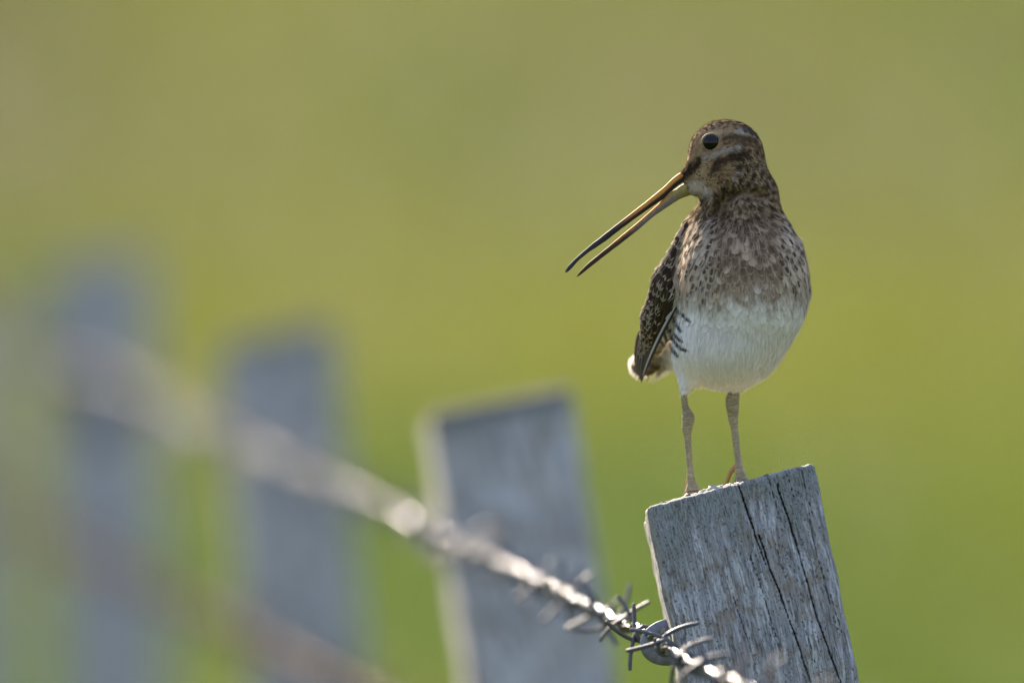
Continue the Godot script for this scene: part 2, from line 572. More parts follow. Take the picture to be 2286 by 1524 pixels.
func wire(called: String, label: String, pts: Array[Vector3], mat: Material, barb_mat: Material, tone: Color, gap: float, thick: float) -> void:
	var w := thing(called, label, "barbed wire", pts[0], "strands of the fence")
	var curve := Curve3D.new()
	curve.bake_interval = 0.01
	for k in pts.size():
		var tan_ := (pts[mini(k + 1, pts.size() - 1)] - pts[maxi(k - 1, 0)]) * 0.16
		if k > 0 and k < pts.size() - 1:
			var shortest := minf(pts[k].distance_to(pts[k - 1]), pts[k].distance_to(pts[k + 1]))
			tan_ = tan_.normalized() * shortest * 0.33
		curve.add_point(pts[k] - pts[0], -tan_, tan_)
	var total := curve.get_baked_length()
	for strand in 2:
		var acc := Acc.new()
		var path := PackedVector3Array()
		var rad := PackedFloat32Array()
		var col := PackedColorArray()
		var s := 0.0
		while s < total:
			var p := curve.sample_baked(s)
			var t := (curve.sample_baked(minf(s + 0.01, total)) - curve.sample_baked(maxf(s - 0.01, 0.0))).normalized()
			var side := t.cross(Vector3.UP).normalized()
			var up := side.cross(t)
			var a := s / 0.031 * TAU + strand * PI
			a += 0.9 * noise_a.get_noise_1d(s * 9.0 + strand * 50.0)
			var kink := (side * noise_b.get_noise_1d(s * 26.0) + up * noise_b.get_noise_1d(s * 26.0 + 400.0)) * 0.0016
			path.append(p + kink + (side * cos(a) + up * sin(a)) * thick * 0.96)
			rad.append(thick)
			col.append(tone * (0.07 + 2.4 * ss(0.36, 0.56, noise_b.get_noise_1d(s * 8.0 + strand * 3.1))) * rng.randf_range(0.9, 1.1))  # mostly dark, with sparse bright spots painted in for glints
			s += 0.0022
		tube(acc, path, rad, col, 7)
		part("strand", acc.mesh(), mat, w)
	var kinds: Array[ArrayMesh] = []
	for k in 6:
		kinds.append(barb_mesh(k, tone * 0.62))
	var s := gap * 0.5
	var count := 0
	while s < total - 0.02:
		var p := curve.sample_baked(s)
		var t := (curve.sample_baked(minf(s + 0.01, total)) - curve.sample_baked(maxf(s - 0.01, 0.0))).normalized()
		var side := t.cross(Vector3.UP).normalized()
		var b := part("barb", kinds[count % 6], barb_mat, w)
		b.transform = Transform3D(Basis(side, side.cross(t), -t).rotated(t, rng.randf() * TAU), p)
		s += gap * rng.randf_range(0.88, 1.12)
		count += 1


func barb_mesh(kind: int, tone: Color) -> ArrayMesh:
	var r := RandomNumberGenerator.new()
	r.seed = 900 + kind
	var acc := Acc.new()
	for half in 2:
		var path := PackedVector3Array()
		var rad := PackedFloat32Array()
		var col := PackedColorArray()
		var turn0 := half * PI * 0.5 + r.randf_range(-0.3, 0.3)
		var turns := 2.0 + r.randf_range(-0.08, 0.08)
		var len_a := r.randf_range(0.013, 0.018)
		var len_b := r.randf_range(0.013, 0.018)
		var z0 := (half - 0.5) * 0.0042
		var ring_r := 0.0034
		var bend := r.randf_range(-0.7, 0.9)
		var curl := r.randf_range(-0.15, 0.55)
		for k in range(8, 0, -1):
			var f := k / 8.0
			var away := Vector3(cos(turn0), sin(turn0), 0)
			var tang := Vector3(sin(turn0), -cos(turn0), bend * 0.6)
			path.append(away * (ring_r - curl * len_a * f * f) + tang * len_a * f + Vector3(0, 0, z0 - 0.002))
		for k in 20:
			var f := k / 19.0
			var a := turn0 + f * turns * TAU
			path.append(Vector3(cos(a) * ring_r, sin(a) * ring_r, z0 + lerpf(-0.002, 0.002, f)))
		var a1 := turn0 + turns * TAU
		var curl_b := r.randf_range(-0.15, 0.55)
		for k in range(1, 9):
			var f := k / 8.0
			var away := Vector3(cos(a1), sin(a1), 0)
			var tang := Vector3(-sin(a1), cos(a1), -bend * 0.6)
			path.append(away * (ring_r - curl_b * len_b * f * f) + tang * len_b * f + Vector3(0, 0, z0 + 0.002))
		for k in path.size():
			rad.append(0.00098 * (0.8 if k == 0 or k == path.size() - 1 else 1.0))
			col.append(tone * r.randf_range(0.8, 1.1))
		tube(acc, path, rad, col, 7)
	return acc.mesh()


# ---------------------------------------------------------------- the bird (millimetres)
# each ball: centre, radii, blend; each limb: from, to, radius at each end, blend
var balls := [
	[Vector3(12, 89, 2), Vector3(29.2, 36, 30), 5.0],
	[Vector3(4.8, 62, -8), Vector3(24, 20.2, 32), 9.0],
	[Vector3(8.4, 108, -12), Vector3(24.5, 20, 26), 6.0],
	[Vector3(4, 148, 4), Vector3(16.5, 14.5, 13), 4.0],
	[Vector3(18.4, 129, 0), Vector3(8.6, 8.5, 11), 5.0],
]
var limbs := [
	[Vector3(10.4, 112, 0), Vector3(8.2, 134.6, 3), 19.5, 15.0, 6.0],
	[Vector3(0, 145.6, 4), Vector3(-13.2, 138, 5), 11.5, 3.3, 4.0],
	[Vector3(0, 138, 4), Vector3(-10, 132.8, 5), 10.5, 4.2, 4.0],
	[Vector3(0, 65, -30), Vector3(-19, 55.8, -72), 19.0, 7.0, 7.0],
	[Vector3(-10.4, 54, -8), Vector3(-14.2, 41, -5), 9.5, 2.0, 4.0],
	[Vector3(11, 54, -8), Vector3(8.6, 45, -4), 11.0, 3.4, 4.0],
	[Vector3(-10.4, 113, -6), Vector3(-19.4, 89, -12), 5.0, 9.0, 3.0],
	[Vector3(-19.4, 89, -12), Vector3(-24.6, 73, -25), 9.0, 8.2, 3.0],
	[Vector3(-24.6, 73, -25), Vector3(-29.6, 58, -40), 8.2, 4.5, 3.0],
	[Vector3(33, 105, -15), Vector3(33.6, 85, -25), 6.0, 8.0, 3.0],
	[Vector3(33.6, 85, -25), Vector3(28, 68, -45), 8.0, 7.5, 3.0],
	[Vector3(28, 68, -45), Vector3(10, 54, -75), 7.5, 4.0, 3.0],
]
var wing_edge := [Vector2(-10.8, 117.6), Vector2(-15.6, 109), Vector2(-18.6, 97), Vector2(-19.4, 89), Vector2(-18.2, 79), Vector2(-22.4, 69.4), Vector2(-27.4, 58), Vector2(-32, 45)]
var fold := [Vector2(18.8, 129), Vector2(13.6, 130.4), Vector2(8, 130.2), Vector2(2.8, 126), Vector2(-0.6, 120)]


func body_distance(p: Vector3) -> float:
	var d := 1e9
	for e in balls:
		var r: Vector3 = e[1]
		var q: Vector3 = (p - e[0]) / r
		var k0 := q.length()
		var dd := k0 * (k0 - 1.0) / maxf((q / r).length(), 1e-6)
		var k: float = e[2]
		var h := maxf(k - absf(d - dd), 0.0) / k
		d = minf(d, dd) - h * h * k * 0.25
	for e in limbs:
		var a: Vector3 = e[0]
		var ba: Vector3 = e[1] - a
		var t := clampf((p - a).dot(ba) / ba.length_squared(), 0.0, 1.0)
		var dd: float = (p - a - ba * t).length() - lerpf(e[2], e[3], t)
		var k: float = e[4]
		var h := maxf(k - absf(d - dd), 0.0) / k
		d = minf(d, dd) - h * h * k * 0.25
	if p.z > 6.0 and p.y > 112.0 and p.y < 138.0:
		var off := line_distance(Vector2(p.x, p.y), fold)
		d += 5.5 * exp(-off * off / 6.0)
	return d


func body_normal(p: Vector3, d: float) -> Vector3:
	var e := 0.35
	return Vector3(body_distance(p + Vector3(e, 0, 0)) - d, body_distance(p + Vector3(0, e, 0)) - d, body_distance(p + Vector3(0, 0, e)) - d).normalized()


func body_surface() -> Acc:
	# surface nets: one point in each cell that the surface crosses, one quad round each crossed edge
	var lo := Vector3(-40, 36, -86)
	var cell := 2.2
	var nx := 40
	var ny := 60
	var nz := 56
	var f := PackedFloat32Array()
	f.resize(nx * ny * nz)
	for k in nz:
		for j in ny:
			var i := 0
			while i < nx:
				var at := (k * ny + j) * nx + i
				var d := body_distance(lo + Vector3(i, j, k) * cell)
				f[at] = d
				var skip := int((absf(d) - 6.0) / cell / 1.6)
				# far from the surface the next few points need no exact value
				for q in range(1, mini(skip, nx - i)):
					f[at + q] = d
				i += maxi(1, skip)
	var acc := Acc.new()
	var ids := {}
	for k in nz - 1:
		for j in ny - 1:
			for i in nx - 1:
				var at := (k * ny + j) * nx + i
				var inside := 0
				for c in 8:
					if f[at + (c & 1) + ((c >> 1) & 1) * nx + (c >> 2) * nx * ny] < 0.0:
						inside += 1
				if inside == 0 or inside == 8:
					continue
				var sum := Vector3.ZERO
				var cnt := 0
				for c in 8:
					for axis in 3:
						var bit := 1 << axis
						if c & bit:
							continue
						var o := c | bit
						var fa := f[at + (c & 1) + ((c >> 1) & 1) * nx + (c >> 2) * nx * ny]
						var fb := f[at + (o & 1) + ((o >> 1) & 1) * nx + (o >> 2) * nx * ny]
						if (fa < 0.0) != (fb < 0.0):
							var a := Vector3(c & 1, (c >> 1) & 1, c >> 2)
							var b := Vector3(o & 1, (o >> 1) & 1, o >> 2)
							sum += a.lerp(b, fa / (fa - fb))
							cnt += 1
				var p := lo + (Vector3(i, j, k) + sum / cnt) * cell
				ids[at] = acc.vert(p, Color.WHITE)
	var strides := [1, nx, nx * ny]
	for k in range(1, nz - 1):
		for j in range(1, ny - 1):
			for i in range(1, nx - 1):
				var at := (k * ny + j) * nx + i
				for axis in 3:
					var other: int = at + strides[axis]
					if (f[at] < 0.0) == (f[other] < 0.0):
						continue
					var s1: int = strides[(axis + 1) % 3]
					var s2: int = strides[(axis + 2) % 3]
					var q := [at - s1 - s2, at - s2, at, at - s1]
					if not (ids.has(q[0]) and ids.has(q[1]) and ids.has(q[2]) and ids.has(q[3])):
						continue
					if f[at] < 0.0:
						acc.quad(ids[q[0]], ids[q[3]], ids[q[2]], ids[q[1]])
					else:
						acc.quad(ids[q[0]], ids[q[1]], ids[q[2]], ids[q[3]])
	return acc


const DARK := Color(0.028, 0.019, 0.013)
const BROWN := Color(0.105, 0.070, 0.044)
const BUFF := Color(0.37, 0.265, 0.145)
const WHITE_ := Color(0.84, 0.815, 0.765)

var crown := [Vector2(-13, 149.4), Vector2(-11, 154.6), Vector2(-7.6, 159.2), Vector2(-1.6, 162.2), Vector2(6, 163), Vector2(13, 161.6), Vector2(18.4, 157)]
var eyebrow := [Vector2(-11, 147), Vector2(-8.4, 152), Vector2(-4.4, 156.4), Vector2(4, 158), Vector2(11, 157.2)]
var eyebrow_end := [Vector2(10.4, 157.6), Vector2(14, 157.6), Vector2(18.4, 155.8)]
var behind_eye := [Vector2(2.4, 154.2), Vector2(10, 155.2), Vector2(18, 152.6)]
var behind_eye_low := [Vector2(3, 152), Vector2(10, 152.6), Vector2(19, 149.4)]
var under_eye := [Vector2(-5.6, 145.4), Vector2(-0.8, 147.2), Vector2(5, 148.8), Vector2(10, 150)]
var cheek_bar := [Vector2(-2.4, 139.4), Vector2(0, 143), Vector2(5, 146), Vector2(13.6, 147)]
var lore := [Vector2(-14, 137.4), Vector2(-11, 141), Vector2(-8.4, 143.8)]
var pale_neck := [Vector2(9.6, 139.4), Vector2(8, 134.6), Vector2(10, 132.2), Vector2(16, 131.6)]
var flank_bars := [
	[Vector2(-18.2, 77.4), Vector2(-15, 75), Vector2(-12.4, 72.8)],
	[Vector2(-20.2, 74.4), Vector2(-18, 71.2), Vector2(-16.2, 68.2)],
	[Vector2(-20.2, 68.2), Vector2(-18.2, 65.6), Vector2(-15.8, 63.6)],
	[Vector2(-22.2, 70), Vector2(-19.6, 64.2), Vector2(-16.4, 60.4), Vector2(-13.4, 59.6)],
	[Vector2(-23.2, 66.8), Vector2(-21.6, 61.8), Vector2(-17.6, 57)],
	[Vector2(-25.2, 64), Vector2(-23.4, 60.8), Vector2(-21.4, 57.4)],
	[Vector2(-25.2, 60), Vector2(-23.2, 57)],
]


func head_tone(u: Vector2, wob: float, r: float) -> Color:
	# the face is striped in profile: dark crown, buff eyebrow, dark lore and cheek bar, pale chin
	var c := Color(0.285, 0.192, 0.100) * (0.45 + 1.0 * r)
	var nape := ss(Vector2(4, 217).x, Vector2(18, 217).x, u.x) * ss(Vector2(-320, 153).y, Vector2(-320, 143).y, u.y)
	c = c.lerp(Color(0.33, 0.238, 0.140), nape)
	c = c.lerp(Color(0.40, 0.285, 0.160), ss(6.5, 3.0, u.distance_to(Vector2(-5.2, 139.8)) + wob))
	c = c.lerp(Color(0.54, 0.46, 0.37), ss(6.0, 3.0, u.distance_to(Vector2(-8, 130.6)) + wob * 1.5))
	c = c.lerp(Color(0.50, 0.43, 0.35), ss(4.0, 1.5, u.distance_to(Vector2(-4.8, 128.6)) + wob))
	c = c.lerp(BUFF, ss(3.6, 1.8, line_distance(u, eyebrow) + wob) * 0.8)
	c = c.lerp(Color(0.43, 0.385, 0.32), ss(2.0, 0.4, line_distance(u, eyebrow_end) + wob * 1.8))
	c = c.lerp(Color(0.42, 0.38, 0.33), ss(2.0, 0.3, line_distance(u, under_eye) + wob) * 0.85)
	c = c.lerp(Color(0.46, 0.42, 0.37), ss(1.8, 0.5, line_distance(u, pale_neck) + wob) * 0.6)
	c = c.lerp(BROWN * 0.7, ss(1.4, 0.6, line_distance(u, behind_eye) + wob * 0.8) * 0.85)
	c = c.lerp(BROWN * 0.8, ss(1.3, 0.5, line_distance(u, behind_eye_low) + wob * 0.8) * 0.75)
	c = c.lerp(Color(0.052, 0.034, 0.022), ss(2.4, 0.8, line_distance(u, cheek_bar) + wob * 1.5) * 0.92)
	c = c.lerp(DARK, ss(2.7, 1.5, line_distance(u, lore) + wob) * 0.92)
	c = c.lerp(Color(0.050, 0.034, 0.022) * (0.5 + 1.2 * r), ss(1.2, 0.0, (line_distance(u, crown) + wob * 2.2) - lerpf(0.5, 2.3, ss(-12.0, 0.0, u.x))) * (0.9 if r < 0.8 else 0.25))
	# fine dark dots over the cheek
	if u.distance_to(Vector2(-3.6, 138.6)) < 7.0 and r > 0.74:
		c = c.lerp(DARK, 0.75)
	return c


func plumage(p: Vector3, n: Vector3, t: float, s: float, r: float, r2: float) -> Color:
	# colour of a point of a feather: t runs from its root to its tip, s across it
	var u := Vector2(p.x, p.y)
	var wob := noise_a.get_noise_3d(p.x * 0.28, p.y * 0.28, p.z * 0.28)
	var head := ss(126.0, 131.0, p.y + wob * 3.0 - 0.10 * maxf(p.x, 0.0))
	var streak := exp(-pow(s / 0.42, 2.0)) * ss(0.1, 0.35, t) * (1.0 - 0.7 * ss(0.82, 1.0, t))
	var spot := exp(-pow((t - 0.66) / 0.18, 2.0) - pow(s / 0.6, 2.0))
	var c := Color.WHITE
	if head > 0.0:
		c = head_tone(u, wob * 1.6, r)
		var back_of_head := ss(Vector2(0, 217).x, Vector2(10, 217).x, p.x) * ss(Vector2(-320, 151).y, Vector2(-320, 145).y, p.y) + ss(Vector2(-320, 138).y, Vector2(-320, 132).y, p.y) * ss(Vector2(-5, 217).x, Vector2(2, 217).x, p.x)
		c = c.lerp(DARK, clampf(back_of_head, 0.0, 1.0) * streak * (0.95 if r2 > 0.25 else 0.3))
		c = c.lerp(DARK, spot * 0.35 * (1.0 - ss(-8.0, 4.0, p.x)) * float(r > 0.5) * ss(132.0, 140.0, p.y))
	var mark := mottle(p)
	if head > 0.0:
		var hind := ss(Vector2(1, 217).x, Vector2(12, 217).x, p.x) * ss(Vector2(-320, 153.4).y, Vector2(-320, 148).y, p.y)
		hind = maxf(hind, ss(Vector2(-320, 140).y, Vector2(-320, 133).y, p.y) * ss(Vector2(-5.6, 217).x, Vector2(0, 217).x, p.x))
		c = c.lerp(DARK, hind * clampf(maxf(mark.x * float(mark.y > 0.12), ss(0.55, 0.75, t) * (1.0 - ss(0.86, 1.0, t)) * float(r2 > 0.3)), 0.0, 1.0) * 0.9)
		c = c * (1.0 + 0.9 * (t - 0.45) * hind)
	if head < 1.0:
		var edge := Color(0.30, 0.228, 0.150)
		var core := Color(0.042, 0.028, 0.018)
		var k := ss(120.0, 106.0, p.y + wob * 5.0)
		edge = edge.lerp(Color(0.43, 0.345, 0.255), k)
		core = core.lerp(Color(0.085, 0.056, 0.034), k)
		var k2 := ss(99.0, 84.0, p.y + wob * 7.0)
		edge = edge.lerp(Color(0.47, 0.395, 0.305), k2)
		core = core.lerp(Color(0.18, 0.122, 0.072), k2)
		var side := maxf(ss(13.0, 20.0, p.x - 12.0 + wob * 5.0), ss(-9.0, -17.0, p.x - 12.0 + wob * 5.0)) * ss(126.0, 112.0, p.y)
		edge = edge.lerp(Color(0.54, 0.465, 0.375), side * 0.85)
		core = core.lerp(Color(0.036, 0.023, 0.014), side)
		var seen := lerpf(lerpf(0.06, 0.15, k), 0.27, maxf(side, k2))
		# soft brown clouds over the middle of the breast
		var cloud := ss(-0.05, 0.45, noise_a.get_noise_3d(p.x * 0.17, p.y * 0.10, p.z * 0.12 + 8.0)) * (1.0 - side) * ss(78.0, 92.0, p.y)
		edge = edge.lerp(Color(0.175, 0.128, 0.088), cloud * 0.7)
		# long dark streaks down the front of the neck
		var streaky := ss(-0.02, 0.30, noise_a.get_noise_2d((p.x + (p.y - 120.0) * -0.55) * 0.75, (p.y + p.x * 0.4) * 0.10)) * ss(104.0, 116.0, p.y + wob * 4.0) * ss(12.0, 0.0, p.x)
		edge = edge.lerp(Color(0.045, 0.031, 0.021), streaky * 0.85)
		if rowed:
			var fringe := maxf(ss(0.9, 0.99, t), ss(0.72, 1.0, absf(s))) * 0.8
			var centre := (1.0 - fringe) * ss(0.30, 0.5, t) * 0.85
			var drop := exp(-pow(s / 0.72, 4.0)) * ss(0.50, 0.60, t) * (1.0 - ss(0.90, 0.98, t))
			mark = Vector2(clampf(lerpf(centre, drop * 1.1, maxf(side, k2 * 0.6)), 0.0, 1.0), r2)
		var body_c := edge.lerp(core, mark.x * float(mark.y > seen) * lerpf(0.92, 0.75, k2 * (1.0 - side)))
		body_c = body_c * (0.86 + 0.2 * r + 0.25 * (t - 0.5)) * Color(1.06, 1.0, 0.92)
		# white belly with a ragged upper border
		var border := 77.0 + wob * 6.0 + 7.0 * noise_a.get_noise_2d(p.x * 0.07 + 3.0, p.y * 0.02) + (r - 0.5) * (5.5 if rowed else 7.0) + absf(p.x - 8.0) * 0.07
		var belly := ss(border + 9.0, border - 5.0, p.y)
		var wht := WHITE_ * (0.94 + 0.1 * r)
		if r2 > 0.994 and p.y > 73.0 and not rowed:
			wht = wht.lerp(Color(0.30, 0.22, 0.14), spot)
		body_c = body_c.lerp(wht, belly)
		# barred flank below the wing
		if p.x < -11.0 and p.y < 79.0:
			for bar in flank_bars:
				body_c = body_c.lerp(DARK, ss(1.05, 0.45, line_distance(u, bar) + wob * 0.35) * 0.92)
		# vent and under-tail: buff with dark bars
		var vent := ss(-17.0, -24.0, p.x + wob * 2.0) * ss(-24.0, -34.0, p.z) * ss(72.0, 62.0, p.y)
		if vent > 0.0:
			var vb := ss(0.1, 0.5, sin(p.y * 1.7 + p.x * 0.6 + wob * 4.0))
			body_c = body_c.lerp(Color(0.40, 0.33, 0.20).lerp(Color(0.07, 0.05, 0.03), vb * 0.8), vent)
		# back and mantle: dark with buff edges
		var mantle := ss(-0.15, -0.5, n.z) * ss(58.0, 68.0, p.y)
		if mantle > 0.0:
			var mk := ss(0.45, 0.95, absf(s))
			body_c = body_c.lerp(Color(0.045, 0.032, 0.022).lerp(Color(0.46, 0.36, 0.23), mk), mantle)
		c = body_c if head <= 0.0 else body_c.lerp(c, head)
	return c


var rowed := false


func breast_rows(acc: Acc) -> void:
	# the breast feathers lie in rows like shingles, spreading out from the neck, each with its own drop or dark centre
	rowed = true
	var rho := 66.0
	while rho > 5.0:
		var step := 3.7 / maxf(rho, 9.0)
		var th := -1.75 + step * rng.randf()
		while th < 1.75:
			var wob := noise_a.get_noise_2d(th * 6.0, rho * 0.1)
			var p := Vector3(9.6 + sin(th) * (rho + wob * 3.0), 128.0 - cos(th) * (rho + wob * 3.0) + rng.randf_range(-0.6, 0.6), 46.0)
			th += step * rng.randf_range(0.85, 1.15)
			if p.y < 69.0 or p.y > 127.0 or in_wing(p):
				continue
			for k in 14:
				p.z -= body_distance(p) * 0.85
			var d := body_distance(p)
			if absf(d) > 0.4 or p.z < -22.0:
				continue
			var n := body_normal(p, d)
			if n.z < 0.1 or line_distance(Vector2(p.x, p.y), fold) < 2.0:
				continue
			var dirn := flow(p) + Vector3(rng.randf_range(-0.16, 0.16), rng.randf_range(-0.12, 0.12), 0)
			dirn = (dirn - n * dirn.dot(n)).normalized()
			var length := rng.randf_range(6.6, 8.6) * lerpf(0.75, 1.0, ss(8.0, 24.0, rho))
			var root := p - dirn * length * 0.62
			for k in 2:
				var dr := body_distance(root)
				root -= body_normal(root, dr) * dr
			lay_feather(acc, root, dirn, length, rng.randf_range(3.7, 5.0) * lerpf(0.6, 1.0, ss(8.0, 26.0, rho)), rng.randf_range(0.5, 1.0), 9, 7, plumage)
		rho -= 2.9
	rowed = false


func mottle(p: Vector3) -> Vector2:
	# one dark drop on each feather tip: rows of tips spread out from the neck; x is the drop, y tells the feathers apart
	var q := Vector2(p.x - 9.6, p.y - 128.0)
	var rho := q.length() + noise_b.get_noise_2d(p.x * 0.12, p.y * 0.12) * 2.0
	var pitch := 4.7
	var row := floorf(rho / pitch)
	var mid := maxf((row + 0.5) * pitch, 4.0)
	var around := atan2(q.x, -q.y) * mid / 3.5 + 0.5 * fposmod(row, 2.0)
	var col := floorf(around)
	var h1 := fposmod(sin(row * 127.1 + col * 311.7) * 43758.5453, 1.0)
	var h2 := fposmod(sin(row * 269.5 + col * 183.3) * 24634.6345, 1.0)
	var fx := around - col - 0.5 + (h2 - 0.5) * 0.3
	var fy := rho / pitch - row
	if q.y > 0.0:
		fy = 1.0 - fy
	fy -= 0.42 + (h1 - 0.5) * 0.3
	var ragged := noise_a.get_noise_3d(p.x * 1.1, p.y * 0.8, p.z * 0.6) * 0.35
	var width := 0.22 + 0.2 * h2
	return Vector2(ss(1.35, 0.55, sqrt(fx * fx / (width * width) + fy * fy / 0.12) + ragged), h1)


func in_wing(p: Vector3) -> bool:
	# the folded wing covers the side of the body outside this line
	if p.z < -66.0:
		return false
	for k in wing_edge.size() - 1:
		var a: Vector2 = wing_edge[k]
		var b: Vector2 = wing_edge[k + 1]
		if p.y <= a.y and p.y > b.y:
			return p.x < lerpf(a.x, b.x, (p.y - a.y) / (b.y - a.y))
	return false


func flow(p: Vector3) -> Vector3:
	# the way the feathers lie
	if p.y > 128.0:
		var from_bill := (p - Vector3(-14.4, 136.6, 5))
		from_bill.z *= 0.6
		var dirn := from_bill.normalized()
		return dirn + Vector3(0.25, -1.7, 0) * ss(-2.0, 18.0, p.x) + Vector3(-0.1, -1.2, 0) * ss(138.0, 129.0, p.y)
	var from_neck := p - Vector3(9.6, 126, 4)
	from_neck.y *= 0.5
	return from_neck.normalized() * Vector3(0.75, 0.6, 0.5) + Vector3(0, -0.8, -0.22)


func lay_feather(acc: Acc, p0: Vector3, dirn: Vector3, length: float, width: float, lift: float, rows: int, cols: int, painter: Callable) -> void:
	# a feather that follows the body: its root sunk in the skin, its tip standing a little proud
	var r := rng.randf()
	var r2 := rng.randf()
	var p := p0
	var d0 := body_distance(p)
	var n := body_normal(p, d0)
	var start := acc.v.size()
	var dir_now := dirn
	var half := (cols - 1) * 0.5
	var ragged := PackedFloat32Array()
	for j in cols:
		ragged.append(rng.randf_range(-0.09, 0.07))
	for k in rows:
		var t := k / float(rows - 1)
		if k > 0:
			p += dir_now * length / (rows - 1)
			d0 = body_distance(p)
			if k < rows - 1 or rows < 4:
				n = body_normal(p, d0)
			p -= n * d0
		dir_now = (dir_now - n * dir_now.dot(n)).normalized()
		var side := dir_now.cross(n)
		var w := width * 0.5 * (0.55 + 0.45 * sin(minf(t * 1.7, 1.57))) * (1.0 - 0.62 * pow(t, 5.0))
		for j in cols:
			var s := (j - half) / half
			var q := p + side * s * w + n * (lerpf(-0.25, lift, t) - absf(s) * s * s * 0.12 * width * 0.5)
			if k == rows - 1:
				q += dir_now * length * (ragged[j] - 0.13 * s * s) * minf(1.0, 3.6 / (rows - 1))
			acc.vert(q, painter.call(q, n, t, s, r, r2))
			acc.soft.append((n + side * s * 0.18).normalized())
	for k in rows - 1:
		for j in cols - 1:
			var a := start + k * cols + j
			acc.quad(a, a + cols, a + cols + 1, a + 1)


func covert_tone(q: Vector3, _n: Vector3, t: float, s: float, r: float, r2: float) -> Color:
	# dark brown wing covert: paler shaft, buff spots near the tip on both vanes
	var base := Color(0.046, 0.031, 0.020) * (0.75 + 0.6 * r)
	var tip := ss(0.72, 0.86, t) * ss(0.25, 0.55, absf(s)) * (1.0 - 0.5 * float(r2 > 0.6 and s > 0.0))
	var c := base.lerp(Color(0.50, 0.41, 0.28), tip * 0.9)
	c = c.lerp(Color(0.30, 0.235, 0.155), ss(0.8, 1.0, absf(s)) * 0.7 * float(r2 > 0.35))
	c = c.lerp(Color(0.62, 0.56, 0.45), ss(0.16, 0.0, absf(s)) * ss(0.45, 0.7, t) * 0.8 * float(r > 0.45))
	return c


func vane(root: Vector3, tip: Vector3, width: float, face: Vector3, bow: float, blunt: float, painter: Callable) -> ArrayMesh:
	# one long flight or tail feather with a shaft
	var acc := Acc.new()
	var rows := 14
	var cols := 7
	var axis := (tip - root)
	var length := axis.length()
	var t_dir := axis / length
	var n := (face - t_dir * face.dot(t_dir)).normalized()
	var side := t_dir.cross(n)
	var r := rng.randf()
	for k in rows:
		var t := k / float(rows - 1)
		var w := width * 0.5 * ss(-0.25, 0.25, t) * sqrt(maxf(0.02, 1.0 - pow(t, blunt)))
		var mid := root + axis * t + n * bow * sin(t * PI)
		for j in cols:
			var s := (j - 3) / 3.0
			var q := mid + side * s * w - n * s * s * width * 0.05 + n * (0.25 if j == 3 else 0.0)
			acc.vert(q, painter.call(q, n, t, s, r, r))
	for k in rows - 1:
		for j in cols - 1:
			var a := k * cols + j
			acc.quad(a, a + cols, a + cols + 1, a + 1)
	return acc.mesh(MM)


func primary_tone(_q: Vector3, _n: Vector3, t: float, s: float, r: float, _r2: float) -> Color:
	var c := Color(0.034, 0.025, 0.020) * (0.8 + 0.5 * r)
	c = c.lerp(Color(0.42, 0.37, 0.29), ss(0.6, 0.95, absf(s)) * 0.9)
	return c.lerp(Color(0.25, 0.20, 0.15), ss(0.15, 0.0, absf(s)) * 0.6)


func white_edge_tone(_q: Vector3, _n: Vector3, t: float, s: float, r: float, _r2: float) -> Color:
	return Color(0.05, 0.038, 0.03).lerp(Color(0.52, 0.50, 0.46), ss(-0.1, 0.25, s))


func tail_tone(_q: Vector3, _n: Vector3, t: float, s: float, r: float, _r2: float) -> Color:
	var c := Color(0.40, 0.30, 0.17)
	c = c.lerp(Color(0.06, 0.045, 0.03), ss(0.2, 0.6, sin(t * 26.0 + s * s * 1.5)) * 0.75)
	return c.lerp(Color(0.78, 0.75, 0.70), ss(0.76, 0.84, t))


